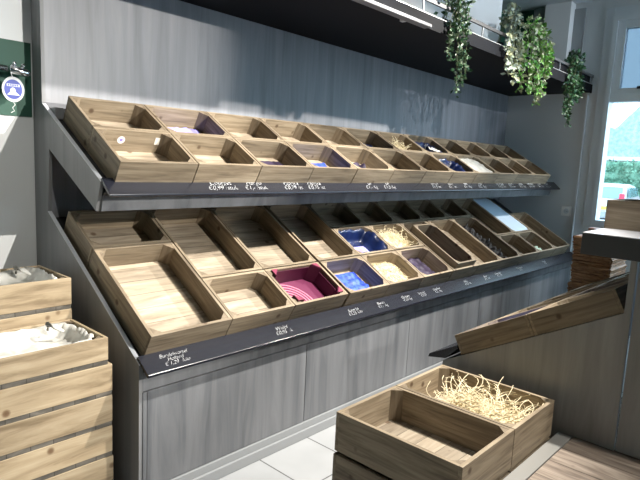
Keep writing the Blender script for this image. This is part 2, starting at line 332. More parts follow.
# ------------------------------------------------------------------ crates
def crate_proto(name, label, w, d, h, feet=False, t=.015):
    c = thing(name, label, 'crate', (0, 0, 0)); b0 = .012
    bm = bmesh.new(); bx(bm, -w / 2, w / 2, -d / 2, -d / 2 + t, b0 * 0, h); obj('front_board', bm, pine_x, c, bevel=.0012)
    bm = bmesh.new(); bx(bm, -w / 2, w / 2, d / 2 - t, d / 2, 0, h); obj('back_board', bm, pine_x, c, bevel=.0012)
    for s in (-1, 1):
        bm = bmesh.new(); a = s * (w / 2 - t); b = s * w / 2
        bx(bm, min(a, b), max(a, b), -d / 2 + t, d / 2 - t, 0, h - .0005); obj('side_board', bm, pine_y, c, bevel=.0012)
    bm = bmesh.new(); bx(bm, -w / 2 + t, w / 2 - t, -d / 2 + t, d / 2 - t, .006, .02); obj('base_boards', bm, pine_base, c)
    q = .042
    for sx in (-1, 1):
        for sy in (-1, 1):
            X, Y = sx * (w / 2 - t), sy * (d / 2 - t); bm = bmesh.new()
            pts = [(X, Y), (X - sx * q, Y), (X, Y - sy * q)]
            prism_z(bm, pts, .02, h - .002); obj('corner_post', bm, pine_z, c)
    return c
CW, DS, DB, CH = .414, .306, .618, .138
small0 = crate_proto('wooden_crate', 'x', CW, DS, CH); big0 = crate_proto('wooden_crate', 'x', CW, DB, CH)
used = {id(small0): False, id(big0): False}
H0 = -.014
def place(p0, x0, s0, big, label, group, lift=0, wid=None):
    d = DB if big else DS
    y, z = on(p0, s0 + d / 2 + .003, H0 + lift); wid = wid or CW; loc = (x0 + wid / 2, y, z); sc_ = (wid / CW, 1, 1); rot = (math.radians(30), 0, math.radians(random.uniform(-.4, .4)))
    pr = big0 if big else small0
    if not used[id(pr)]:
        used[id(pr)] = True; pr.location = loc; pr.rotation_euler = rot; pr['label'] = label; pr['group'] = group; pr.scale = sc_; return pr
    q = dup(pr, loc, rot, label, group); q.scale = sc_; return q
O = ['first', 'second', 'third', 'fourth', 'fifth', 'sixth', 'seventh', 'eighth', 'ninth', 'tenth', 'eleventh', 'twelfth']
PIT = .4195
upc = {}
f_txt = {2: 'holding dark purple paper', 3: 'holding a bright blue sheet', 4: 'holding crumpled purple paper', 7: 'lined with navy film', 8: 'covered by a white sheet'}
b_txt = {1: 'holding a folded lilac sheet', 5: 'holding dark blue film', 6: 'holding straw-like wood wool', 7: 'holding navy film and white scraps'}
for i in range(12):
    x0 = 1.255 + i * PIT + random.uniform(-.001, .001)
    upc['f', i] = place(U0, x0, -.016, False, f'pine crate {f_txt.get(i, "standing empty")}, {O[i]} from left in upper shelf front row', 'small crates on the upper shelf')
    upc['b', i] = place(U0, x0, .294, False, f'pine crate {b_txt.get(i, "standing empty")}, {O[i]} from left in upper shelf back row', 'small crates on the upper shelf')
LE = [1.240, 1.685, 2.112, 2.575, 2.985, 3.392, 3.80, 4.215, 4.63, 5.045, 5.46, 5.875, 6.29]
lx = lambda i: LE[i]
loc_ = {}
def low(key, col, s0, big, label): loc_[key] = place(L0, lx(col), s0, big, label, 'large crates on the lower shelf' if big else 'small crates on the lower shelf', wid=min(LE[col + 1] - LE[col] - .005, .442)); return loc_[key]
low('A', 0, -.03, True, 'deep empty pine crate at the near left end of the lower shelf front')
low('A2', 0, .595, False, 'small empty crate behind the leftmost deep crate, under the upper shelf')
low('B', 1, -.03, False, 'small empty pine crate between the big left crate and the maroon tray')
low('B2', 1, .285, True, 'deep empty pine crate second from left in lower shelf back row')
low('C', 2, -.03, False, 'small pine crate holding the maroon printed tray')
low('C2', 2, .285, True, 'deep empty pine crate behind the maroon tray')
low('D', 3, -.03, False, 'small dark-sided crate with bright blue tissue, right of maroon tray')
low('D2', 3, .285, True, 'deep empty pine crate behind the bright blue tissue crate')
low('E', 4, -.03, False, 'small pine crate full of pale wood wool at the lower front')
low('E2', 4, .285, False, 'small crate lined with navy film in lower shelf middle row')
low('E3', 4, .60, False, 'small shaded crate behind the navy-lined crate')
low('F', 5, -.03, False, 'small pine crate with lilac and dark purple paper, lower front')
low('F2', 5, .285, False, 'small crate of tangled wood wool in lower shelf middle row')
low('F3', 5, .60, False, 'small shaded crate behind the tangled wood wool crate')
low('G', 6, -.03, True, 'deep crate carrying a smaller narrow crate on top, lower shelf')
low('G3', 6, .60, False, 'small shaded crate behind the crate that carries a narrow one')
low('H', 7, -.03, True, 'deep empty brown crate left of the crate of black film')
low('H3', 7, .60, False, 'small shaded crate behind the deep empty brown crate')
low('I', 8, -.03, True, 'deep crate with scrunched black film, lower shelf right part')
low('I3', 8, .60, False, 'small shaded crate behind the crate with scrunched black film')
low('J', 9, -.03, False, 'small empty crate right of the crate with scrunched black film')
low('J2', 9, .285, True, 'deep dark crate left of the painted blue-lit sheet, lower shelf back')
low('K', 10, -.03, False, 'small crate with pale green scraps near the lower right end')
low('K2', 10, .285, True, 'deep crate covered by a sheet painted as blue light, lower shelf right')
low('L', 11, -.03, True, 'deep dark empty crate at the far right end of lower shelf')
# narrow crate standing on crate G
nr = crate_proto('wooden_crate', 'narrow pale-rimmed crate resting on top of a deep crate, lower shelf', 0.30, .50, .165)
y, z = on(L0, .24, H0 + .0215); nr.location = (lx(6) + .19, y, z); nr.rotation_euler = (math.radians(30), 0, 0)
for c in list(loc_['H'].children): pass

# ------------------------------------------------------------------ contents
def crumple(name, w, d, amp, m, base, label, cat, off=(0, 0, .022), seed=0, rise=0, n=16, group=None, scale=9):
    """a crumpled sheet lying in crate `base`; rise lifts its rim up the crate's walls"""
    from mathutils import noise
    bm = bmesh.new(); g = []
    for i in range(n + 1):
        row = []
        for j in range(n + 1):
            u, v = i / n, j / n; X, Y = (u - .5) * w, (v - .5) * d
            e = min(u, 1 - u, v, 1 - v)
            z = abs(noise.noise(Vector((X * scale * 2, Y * scale * 2, seed * 3.1)))) * amp * 2 + .002
            if rise:
                k = max(0, 1 - e / .13); z += rise * min(1, k * 1.3) * (1 + .18 * noise.noise(Vector((X * 14, Y * 14, seed))))
                X *= 1 - .08 * (1 - k)
            row.append(bm.verts.new((X + off[0], Y + off[1], z + off[2])))
        g.append(row)
    for i in range(n):
        for j in range(n): bm.faces.new((g[i][j], g[i + 1][j], g[i + 1][j + 1], g[i][j + 1]))
    o = obj(name, bm, m, smooth=True); s = o.modifiers.new('thick', 'SOLIDIFY'); s.thickness = .0012; s.offset = 1
    bpy.context.view_layer.update()
    o.location = base.location; o.rotation_euler = base.rotation_euler
    return tag(o, label, cat, group)
crumple('paper_sheet', .33, .20, .012, lilac, upc['b', 1], 'folded lilac paper sheet in a crate of the upper back row', 'paper', seed=1, off=(0, .02, .022))
crumple('paper_sheet', .30, .17, .010, purple, upc['f', 2], 'flat dark purple paper sheet in third crate of upper front row', 'paper', seed=2)
crumple('paper_sheet', .30, .18, .010, blue_paper, upc['f', 3], 'bright blue sheet in fourth crate of upper front row', 'paper', seed=3)
crumple('paper_sheet', .24, .17, .03, purple, upc['f', 4], 'crumpled purple paper in fifth crate of upper front row', 'paper', seed=4)
crumple('plastic_film', .28, .17, .03, navy, upc['b', 5], 'dark blue film in sixth crate of upper back row', 'plastic film', seed=5)
crumple('plastic_film', .32, .20, .02, navy, upc['f', 7], 'navy film lining eighth crate of upper front row', 'plastic film', seed=6, rise=.07)
crumple('plastic_film', .32, .20, .02, navy, upc['b', 7], 'navy film in crate behind the navy-lined one, upper back row', 'plastic film', seed=7, rise=.07)
crumple('paper_sheet', .39, .27, .008, white_film, upc['f', 8], 'white paper sheet laid over ninth crate of upper front row', 'paper', seed=8, off=(0, 0, .108))
crumple('paper_scrap', .12, .07, .02, white_film, upc['b', 7], 'white paper scraps at front of crate in upper back row', 'paper', seed=9, off=(-.02, -.09, .125))
crumple('paper_sheet', .345, .235, .014, blue_paper, loc_['D'], 'bright blue tissue sheet in crate right of the maroon tray', 'paper', seed=10)
crumple('plastic_film', .372, .262, .012, navy, loc_['E2'], 'navy film lining with raised sides in lower middle row', 'plastic film', seed=11, rise=.095, n=22)
crumple('paper_sheet', .20, .12, .004, lilac, loc_['E2'], 'small lilac sheet on the floor of the navy-lined crate', 'paper', seed=12, off=(-.04, -.05, .055))
crumple('paper_sheet', .19, .235, .006, pale_lilac, loc_['F'], 'pale lilac paper in front crate beside dark purple paper', 'paper', seed=13, off=(-.075, 0, .022))
crumple('paper_sheet', .15, .25, .012, purple, loc_['F'], 'dark purple paper beside the pale lilac sheet, lower front row', 'paper', seed=14, off=(.085, .01, .03))
crumple('paper_sheet', .24, .42, .008, purple, nr, 'dark purple paper in the narrow raised crate', 'paper', seed=15)
crumple('plastic_film', .20, .52, .05, black_film, loc_['I'], 'scrunched black film running down a deep crate', 'plastic film', seed=16, off=(0, 0, .04), n=30, scale=14)
crumple('blue_lit_sheet', .40, .60, .002, blue_lit, loc_['K2'], 'smooth added sheet painted as blue light over deep crate, lower right', 'added sheet', seed=17, off=(0, 0, .128))  # added sheet; bluish light on the crate put into its colour
crumple('paper_scrap', .18, .10, .03, mat('pale_green_paper', (.45, .6, .5), .6), loc_['K'], 'pale green scraps in small crate near lower right end', 'paper', seed=18, off=(0, -.05, .05))

# maroon printed cardboard tray
def maroon_mat():
    m = mat('maroon_print', (.16, .02, .07), .45); L = m.node_tree.links; tc = N(m, 'ShaderNodeTexCoord'); b = m.node_tree.nodes['Principled BSDF']
    outs = []
    for (cx, cy, r1) in ((-.10, -.05, .19), (.12, -.15, .075)):
        mp = N(m, 'ShaderNodeVectorMath', operation='SUBTRACT'); mp.inputs[1].default_value = (cx, cy, 0); L.new(tc.outputs['Object'], mp.inputs[0])
        sx = N(m, 'ShaderNodeSeparateXYZ'); L.new(mp.outputs[0], sx.inputs[0]); cb = N(m, 'ShaderNodeCombineXYZ'); L.new(sx.outputs[0], cb.inputs[0]); L.new(sx.outputs[1], cb.inputs[1])
        ln = N(m, 'ShaderNodeVectorMath', operation='LENGTH'); L.new(cb.outputs[0], ln.inputs[0])
        mu = N(m, 'ShaderNodeMath', operation='MULTIPLY'); mu.inputs[1].default_value = 42; L.new(ln.outputs['Value'], mu.inputs[0])
        fr = N(m, 'ShaderNodeMath', operation='FRACT'); L.new(mu.outputs[0], fr.inputs[0])
        lt_ = N(m, 'ShaderNodeMath', operation='LESS_THAN'); L.new(fr.outputs[0], lt_.inputs[0]); lt_.inputs[1].default_value = .34
        l2 = N(m, 'ShaderNodeMath', operation='LESS_THAN'); L.new(ln.outputs['Value'], l2.inputs[0]); l2.inputs[1].default_value = r1
        ml = N(m, 'ShaderNodeMath', operation='MULTIPLY'); L.new(lt_.outputs[0], ml.inputs[0]); L.new(l2.outputs[0], ml.inputs[1]); outs.append(ml)
    mx_ = N(m, 'ShaderNodeMath', operation='MAXIMUM'); L.new(outs[0].outputs[0], mx_.inputs[0]); L.new(outs[1].outputs[0], mx_.inputs[1])
    mix = N(m, 'ShaderNodeMix', data_type='RGBA'); L.new(mx_.outputs[0], mix.inputs['Factor'])
    mix.inputs['A'].default_value = (.13, .018, .06, 1); mix.inputs['B'].default_value = (.70, .22, .30, 1); L.new(mix.outputs['Result'], b.inputs['Base Color'])
    return m
mm = maroon_mat(); maroon = mat('maroon_card', (.06, .005, .025), .4)
tr = thing('cardboard_tray', 'maroon cardboard tray with printed rings inside small crate at lower front', 'tray', loc_['C'].location, loc_['C'].rotation_euler)
w, d = .382, .272
bm = bmesh.new(); bx(bm, -w / 2, w / 2, -d / 2, d / 2, .0215, .025); obj('tray_base', bm, mm, tr)
bm = bmesh.new(); bx(bm, -w / 2, w / 2, d / 2 - .004, d / 2, .025, .122); obj('tray_wall', bm, maroon, tr)
bm = bmesh.new(); bx(bm, -w / 2, w / 2, -d / 2, -d / 2 + .004, .025, .10); obj('tray_wall', bm, maroon, tr)
bm = bmesh.new(); bx(bm, w / 2 - .004, w / 2, -d / 2 + .004, d / 2 - .004, .025, .115); obj('tray_wall', bm, maroon, tr)
bm = bmesh.new(); bx(bm, -w / 2, -w / 2 + .004, -d / 2 + .004, d / 2 - .004, .025, .10); obj('tray_wall', bm, maroon, tr)
cf = mat('maroon_corner', (.22, .04, .08), .4)
for sx in (-1, 1):
    for sy in (-1, 1):
        bm = bmesh.new(); X, Y = sx * (w / 2 - .004), sy * (d / 2 - .004)
        prism_z(bm, [(X, Y), (X - sx * .05, Y), (X, Y - sy * .05)], .025, .145); obj('tray_corner', bm, maroon, tr)
        bm = bmesh.new(); prism_z(bm, [(X, Y), (X - sx * .045, Y), (X, Y - sy * .045)], .1452, .149); obj('corner_cap', bm, cf, tr)
# print: a small run of white marks on the tray's base
bm = bmesh.new()
for k in range(5): bx(bm, -.12 + k * .016, -.11 + k * .016, -.04 - (k % 2) * .006, -.022, .0252, .0258)
tube(bm, [(-.06 + .03 * math.cos(a), -.10 + .03 * math.sin(a), .0256) for a in [t * .25 for t in range(-3, 9)]], .0025, 5)
obj('printed_mark', bm, chalk, tr)

def wool_pile(base, w, d, h, n, label, seed, off=(0, 0, .022), name='wood_wool', r=.0013, L=.09, wild=.5, group=None):
    rnd = random.Random(seed); bm = bmesh.new()
    # low mound under the strands
    from mathutils import noise
    g = []
    for i in range(15):
        row = []
        for j in range(15):
            u, v = i / 14, j / 14; X, Y = (u - .5) * w, (v - .5) * d
            e = max(0, 1 - (2 * abs(u - .5)) ** 5) * max(0, 1 - (2 * abs(v - .5)) ** 5)
            row.append(bm.verts.new((X + off[0], Y + off[1], off[2] + h * .75 * e + h * .25 * e * noise.noise(Vector((X * 25, Y * 25, seed))))))
        g.append(row)
    for i in range(14):
        for j in range(14): bm.faces.new((g[i][j], g[i + 1][j], g[i + 1][j + 1], g[i][j + 1]))
    for _ in range(n):
        u, v = rnd.uniform(-.46, .46), rnd.uniform(-.46, .46)
        e = max(0, 1 - (2 * abs(u)) ** 5) * max(0, 1 - (2 * abs(v)) ** 5)
        p = Vector((u * w, v * d, h * .8 * e + rnd.uniform(0, .012))); a = rnd.uniform(0, 6.28); curl = rnd.uniform(-30, 30); dz = rnd.uniform(-.2, wild)
        pts = [p.copy()]; Ls = L * rnd.uniform(.5, 1.2)
        for k in range(6):
            p = p + Vector((math.cos(a), math.sin(a), dz)) * Ls / 6; a += curl * Ls / 6; dz -= rnd.uniform(0, .28)
            p.x = max(-w / 2, min(w / 2, p.x)); p.y = max(-d / 2, min(d / 2, p.y)); p.z = max(.003, p.z); pts.append(p + Vector((0, 0, 0)))
        tube(bm, [q + Vector(off) for q in pts], r, 3)
    o = obj(name, bm, wool); o.location = base.location; o.rotation_euler = base.rotation_euler
    return tag(o, label, 'wood wool', group, 'stuff')
wool_pile(loc_['E'], .385, .275, .07, 620, 'pale wood wool filling a small crate at the lower front', 1, wild=.2, L=.05)
wool_pile(loc_['F2'], .34, .22, .10, 260, 'tangled wood wool in small crate of lower middle row', 2, wild=.9, L=.10)
wool_pile(upc['b', 6], .24, .16, .08, 130, 'wood wool in seventh crate of upper back row', 3, wild=.9)
# stickers in first upper crate
st = tag(obj('sticker', (lambda b: (tube(b, [(-.06, .1395, .085), (-.06, .1372, .085)], .020, 16), b)[-1])(bmesh.new()), mat('sticker_paper', (.8, .72, .72), .5)), 'round pale sticker on back board of leftmost upper front crate', 'sticker')
st.location = upc['f', 0].location; st.rotation_euler = upc['f', 0].rotation_euler
bm = bmesh.new(); tube(bm, [(-.06, .1371, .085), (-.06, .1366, .085)], .009, 10); k_ = obj('sticker_mark', bm, mat('sticker_ink', (.25, .2, .5), .5), st)
sb = tag(obj('sticker', (lambda b: (bx(b, .125, .155, .1365, .1395, .07, .11), b)[-1])(bmesh.new()), mat('torn_label', (.80, .76, .68), .6)), 'torn white label on back corner of leftmost upper front crate', 'sticker')
sb.location = upc['f', 0].location; sb.rotation_euler = upc['f', 0].rotation_euler

# ------------------------------------------------------------------ floor stack of crates
g_floor = crate_proto('wooden_crate', 'x', .424, .590, .172, t=.017)
bm = bmesh.new()
for sx in (-1, 1): bx(bm, sx * .17 - .02, sx * .17 + .02, -.285, .285, -.0135, 0)
obj('runner', bm, pine_z, g_floor)
rz = 0.0
ex = Vector((math.cos(rz), math.sin(rz), 0)); ey = Vector((-math.sin(rz), math.cos(rz), 0))
FR = Vector((1.722, .852, 0))
names = [['bottom crate of the left floor stack by the counter', 'middle crate of the left floor stack, edge jutting out', 'open empty pine crate on top of the left floor stack'],
         ['bottom crate of the right floor stack against the counter', 'middle crate of the right floor stack against the counter', 'pine crate with wood wool on top of the right floor stack']]
floor_top = []
for c in range(2):
    for k in range(3):
        p = FR + ex * (.212 + c * .4285 + (-.006 if (c == 0 and k == 1) else 0)) + ey * .295
        loc = (p.x, p.y, .0135 + k * .1857); rot = (0, 0, rz)
        if c == 0 and k == 0:
            g_floor.location = loc; g_floor.rotation_euler = rot; g_floor['label'] = names[0][0]; g_floor['group'] = 'crates stacked on the floor'; cr = g_floor
        else: cr = dup(g_floor, loc, rot, names[c][k], 'crates stacked on the floor')
    floor_top.append(cr)
wool_pile(floor_top[1], .33, .44, .10, 420, 'tangled pale wood wool in top crate against the counter', 5, off=(.01, -.05, .022), wild=1.1, L=.14, r=.0016)

# ------------------------------------------------------------------ counter with second sloping display
XI = 2.655
isl = thing('display_counter', 'grey oak counter with sloping crate display and dark top at right', 'counter', (0, 0, 0))
AI = math.radians(28); CI, SI = math.cos(AI), math.sin(AI)
def isl_on(s, h): return (1.4887 - s * CI + h * SI, .5497 + s * SI + h * CI)
bm = bmesh.new(); prism_x(bm, [(1.487, 0), (1.487, .547), (.632, 1.003), (.630, 1.235), (.604, 1.235), (.604, 0)], XI, XI + .018)
obj('side_panel', bm, island_lam, isl)
bm = bmesh.new(); prism_x(bm, [(.596, PZ), (.596, 1.235), (-1.2, 1.235), (-1.2, PZ)], XI, XI + .018); obj('side_panel', bm, island_lam, isl)
bm = bmesh.new(); bx(bm, XI + .02, 5.0, 1.46, 1.48, 0, .52); obj('front_panel', bm, island_lam, isl)
bm = bmesh.new(); prism_x(bm, [isl_on(0, -.003), isl_on(.97, -.003), isl_on(.97, -.023), isl_on(0, -.023)], XI + .018, 5.0); obj('slope_bed', bm, bed_mat, isl)
bm = bmesh.new(); prism_x(bm, [(1.577, .546), (1.570, .566), (1.41, .652), (1.40, .638), (1.47, .565), (1.50, .56)], XI - .004, 5.0); obj('price_rail', bm, slate, isl)
bm = bmesh.new(); bx(bm, XI + .02, 5.0, .606, .622, .9, 1.235); obj('riser_panel', bm, mat('blue_lit_panel', (.10, .14, .20), .4), isl)  # blue light on the riser is put into its colour
bm = bmesh.new(); bx(bm, XI - .012, 3.72, -1.3, .836, 1.237, 1.331); ct = obj('worktop', bm, mat('dark_worktop_edge', (.045, .048, .052), .5), isl, bevel=.002)
bm = bmesh.new(); bx(bm, XI - .012, 3.72, -1.3, .836, 1.3315, 1.335); obj('worktop_surface', bm, mat('pale_worktop', (.55, .56, .60), .22), isl)
bm = bmesh.new(); bx(bm, 4.9, 4.918, -1.2, .6, 0, 1.0); obj('end_panel', bm, island_lam, isl)
cp = crate_proto('wooden_crate', 'x', .414, .425, .108); icount = 0
for c in range(5):
    for r_ in range(2):
        y, z = isl_on(.122 + r_ * .427 + .2125, 0); loc = (XI + .21 + c * .418 + (0), y, z); rot = (-AI, 0, 0)
        ordn = ['nearest the camera', 'second from the camera', 'third from the camera', 'fourth from the camera', 'farthest from the camera'][c]
        lab = f'pine crate on the counter slope, {["lower", "upper"][r_]} row, {ordn}'
        if icount == 0: cp.location = loc; cp.rotation_euler = rot; cp['label'] = lab; cp['group'] = 'crates on the counter slope'; q = cp
        else: q = dup(cp, loc, rot, lab, 'crates on the counter slope')
        icount += 1
        if c < 2: crumple('paper_sheet', .36, .37, .02, [blue_paper, white_film][(c + r_) % 2], q, f'{["blue", "white"][(c + r_) % 2]} paper in {["lower", "upper"][r_]} counter slope crate {ordn}', 'paper', seed=30 + icount, off=(0, 0, .06))
# crate on the worktop
ck = dup(small0, (2.97 + .15, .635, 1.3355), (0, 0, math.radians(90)), 'pine crate standing on the dark counter top by the window')
if 'group' in ck: del ck['group']

# stack of brown woven trays beyond the counter
def basket_proto():
    t = thing('woven_tray', 'x', 'basket')
    w, d, h = .46, .29, .072
    bm = bmesh.new()
    for i in range(3):
        z = .010 + i * .022
        k = .004 * (i % 2)
        pts = [(-w / 2 - k, -d / 2 - k), (w / 2 + k, -d / 2 - k), (w / 2 + k, d / 2 + k), (-w / 2 - k, d / 2 + k)]
        for a in range(4):
            p, q = Vector((*pts[a], z)), Vector((*pts[(a + 1) % 4], z)); n_ = 12
            tube(bm, [p.lerp(q, s / n_) + Vector((0, 0, .004 * (s % 2))) for s in range(n_ + 1)], .0115, 5)
    obj('weave', bm, wicker, t)
    bm = bmesh.new(); pts = [(-w / 2, -d / 2), (w / 2, -d / 2), (w / 2, d / 2), (-w / 2, d / 2), (-w / 2, -d / 2)]
    for a in range(4): tube(bm, [(*pts[a], h), (*pts[a + 1], h)], .018, 6)
    obj('rim', bm, wicker, t)
    bm = bmesh.new(); bx(bm, -w / 2 + .01, w / 2 - .01, -d / 2 + .01, d / 2 - .01, 0, .008); obj('base', bm, wicker, t)
    return t
b0 = basket_proto()
NB = 13
for k in range(NB):
    loc = (5.24 + random.uniform(-.012, .012), 1.485 + random.uniform(-.012, .012), k * .081); rot = (0, 0, math.radians(random.uniform(-2, 2)))
    lab = 'brown woven tray topmost of the stack beside the counter' if k == NB - 1 else 'brown woven tray within the stack beyond the counter'
    if k == 0: b0.location = loc; b0.rotation_euler = rot; b0['label'] = lab; b0['group'] = 'brown woven trays in the stack'
    else: dup(b0, loc, rot, lab, 'brown woven trays in the stack')
sm = thing('display_card', 'small black and copper card box on the top woven tray', 'box', (5.12, 1.50, NB * .081 + .006))
box('card_body', -.05, .05, -.06, .06, 0, .075, mat('copper_card', (.35, .17, .11), .35), sm)
box('card_label', -.054, -.05, -.05, .05, .02, .06, mat('label_black', (.03, .03, .03), .4), sm)
box('card_text', -.0552, -.054, -.035, .035, .036, .044, chalk, sm)

# ------------------------------------------------------------------ apple crates at left
def apple(name, label, x0, x1, y0, y1, z0, rows, ph, gap, top_gap=True):
    t = thing(name, label, 'crate', ((x0 + x1) / 2, (y0 + y1) / 2, z0), group='rough apple crates at left')
    w, d = x1 - x0, y1 - y0; H = rows * ph + (rows - 1) * gap; T = .014
    for r_ in range(rows):
        z = r_ * (ph + gap); j = random.uniform(-.0015, .0015)
        for s in (-1, 1):
            bm = bmesh.new(); a, b_ = (s * d / 2, s * (d / 2 - T)); bx(bm, -w / 2 + j, w / 2 + j, min(a, b_), max(a, b_), z, z + ph); obj('slat', bm, apple_x, t, bevel=.002)
            bm = bmesh.new(); a, b_ = (s * w / 2, s * (w / 2 - T)); bx(bm, min(a, b_), max(a, b_), -d / 2 + T, d / 2 - T, z, z + ph); obj('slat', bm, apple_y, t, bevel=.002)
    for sx in (-1, 1):
        for sy in (-1, 1):
            bm = bmesh.new(); X, Y = sx * (w / 2 - T), sy * (d / 2 - T); prism_z(bm, [(X, Y), (X - sx * .045, Y), (X, Y - sy * .045)], 0, H - .004); obj('corner_post', bm, pine_z, t)
    for r_ in range(rows - 1):
        z = (r_ + 1) * ph + r_ * gap
        for s in (-1, 1):
            a, b_ = (s * (d / 2 - .003), s * (d / 2 - T)); bm = bmesh.new(); bx(bm, -w / 2 + .002, w / 2 - .002, min(a, b_), max(a, b_), z, z + gap); obj('gap_strip', bm, dark_slat, t)
    bm = bmesh.new(); bx(bm, -w / 2 + T, w / 2 - T, -d / 2 + T, d / 2 - T, .002, .014); obj('base_boards', bm, apple_x, t)
    for s in (-1, 1):
        y_ = s * (d / 2 - .012); bm = bmesh.new(); bx(bm, -w / 2 + .002, w / 2 - .002, y_ - .009, y_ + .009, -.0205, -.0003); obj('bearer_strip', bm, dark_slat, t)
    return t, H
XA0, XA1 = .50, 1.118
Z0 = .021
t1, h1 = apple('apple_crate', 'bottom slatted pine crate of the front left stack', XA0, XA1 + .006, 2.206, 2.574, Z0, 2, .114, .02)
z2 = Z0 + h1 + .021
t2, h2 = apple('apple_crate', 'tall three-slat pine crate in middle of front left stack', XA0, XA1 + .003, 2.208, 2.572, z2, 3, .120, .02)
zt = z2 + h2 + .021
t3, h3 = apple('apple_crate', 'white-lined pine crate on top of the front left stack', XA0, XA1 - .012, 2.212, 2.568, zt, 1, .81 - zt, 0)
t4, h4 = apple('apple_crate', 'bottom crate of the rear left stack behind front stack', XA0, XA1, 2.59, 2.96, Z0, 3, .14, .02)
z5 = Z0 + h4 + .021
t5, h5 = apple('apple_crate', 'middle crate of the rear left stack by the white wall', XA0, XA1 - .003, 2.59, 2.96, z5, 2, .165, .02)
zb = z5 + h5 + .021
t6, h6 = apple('apple_crate', 'white-lined pine crate on top of the rear left stack', XA0, XA1 - .003, 2.59, 2.96, zb, 1, 1.0 - zb, 0)
from mathutils import noise as _n
def liner(tc_, w, d, zr, depth, label, seed):
    bm = bmesh.new(); n = 36; rings = []
    for (k, zz, amp) in ((.99, .0, .006), (.97, .010, .010), (.93, -.012, .012), (.90, -depth * .5, .014), (.84, -depth, .012), (.5, -depth + .004, .006), (.12, -depth, .004)):
        ring = []
        for i in range(n * 2):
            a = math.pi * i / n; ca, sa = math.cos(a), math.sin(a)
            m_ = max(abs(ca), abs(sa)); X, Y = ca / m_, sa / m_
            if abs(X) > .86 and abs(Y) > .8: X *= .93; Y *= .9
            no = _n.noise(Vector((ca * 5, sa * 5, seed + zz * 40))); no2 = _n.noise(Vector((ca * 14, sa * 14, seed)))
            ring.append(bm.verts.new((X * (w / 2) * k + no * amp * .5, Y * (d / 2) * k + no2 * amp * .5, zr + zz + (no + no2) * amp)))
        rings.append(ring)
    for a, b_ in zip(rings, rings[1:]):
        for i in range(2 * n): bm.faces.new((a[i], a[(i + 1) % (2 * n)], b_[(i + 1) % (2 * n)], b_[i]))
    bm.faces.new(rings[-1])
    # a raised twisted fold of the bag at its right back corner
    tube(bm, [(w * .30, d * .36, zr), (w * .29, d * .30, zr + .03), (w * .33, d * .22, zr + .022), (w * .38, d * .16, zr - .002)], [.006, .014, .013, .005], 7)
    o = obj('bag_liner', bm, white_film, smooth=True); o.location = tc_.location; s = o.modifiers.new('thick', 'SOLIDIFY'); s.thickness = .001
    return tag(o, label, 'bag')
T_ = .016
liner(t3, (XA1 - .012 - XA0) - 2 * T_ - .02, .356 - 2 * T_ - .02, h3 - .012, .05, 'crumpled white bag liner in the front left crate stack', 2)
liner(t6, (XA1 - .003 - XA0) - 2 * T_ - .02, .37 - 2 * T_ - .02, h6 - .014, .05, 'crumpled white bag liner in the rear left crate stack', 5)

# ------------------------------------------------------------------ overhead shelf
osf = thing('overhead_shelf', 'deep black overhead shelf above the display with metal rail', 'shelf', (0, 0, .085), (0, .0115, 0))
SX0 = 1.2
bm = bmesh.new(); bx(bm, SX0, 6.58, 2.17, 3.098, 2.452, 2.53); obj('shelf_board', bm, black, osf)
bm = bmesh.new(); bx(bm, SX0, 6.575, 2.155, 2.169, 2.446, 2.535); obj('front_lip', bm, black, osf)
bm = bmesh.new(); bx(bm, SX0, 6.575, 2.158, 2.172, 2.535, 2.541); obj('lip_trim', bm, alu, osf)
bm = bmesh.new(); bx(bm, SX0, 6.575, 2.152, 2.168, 2.612, 2.636); obj('guard_rail', bm, mat('dark_metal', (.12, .12, .125), .35, metal=.5), osf)
for x in (2.4, 3.2, 4.02, 4.85, 5.6, 6.5):
    bm = bmesh.new(); bx(bm, x, x + .008, 2.156, 2.166, 2.541, 2.612); obj('rail_post', bm, alu, osf)
bm = bmesh.new(); bx(bm, 5.15, 6.59, 2.172, 2.19, 2.541, 2.625); obj('end_board', bm, black, osf)
bm = bmesh.new(); bx(bm, SX0 + .1, 3.22, 2.09, 2.15, 2.43, 2.452); lb_ = obj('light_bar', bm, mat('bar_grey', (.16, .16, .165), .5), osf, bevel=.004)
lb_['label'] = 'grey aluminium light bar'
bm = bmesh.new()
for x in (2.3, 3.0): bx(bm, x, x + .03, 2.15, 2.19, 2.435, 2.45)
obj('bar_bracket', bm, alu, osf)
wb = tag(box('white_board', 2.6, 5.06, 2.52, 2.56, 2.60, CZ - .002, white_paint, bevel=.002), 'tall white board standing on the overhead shelf', 'board')

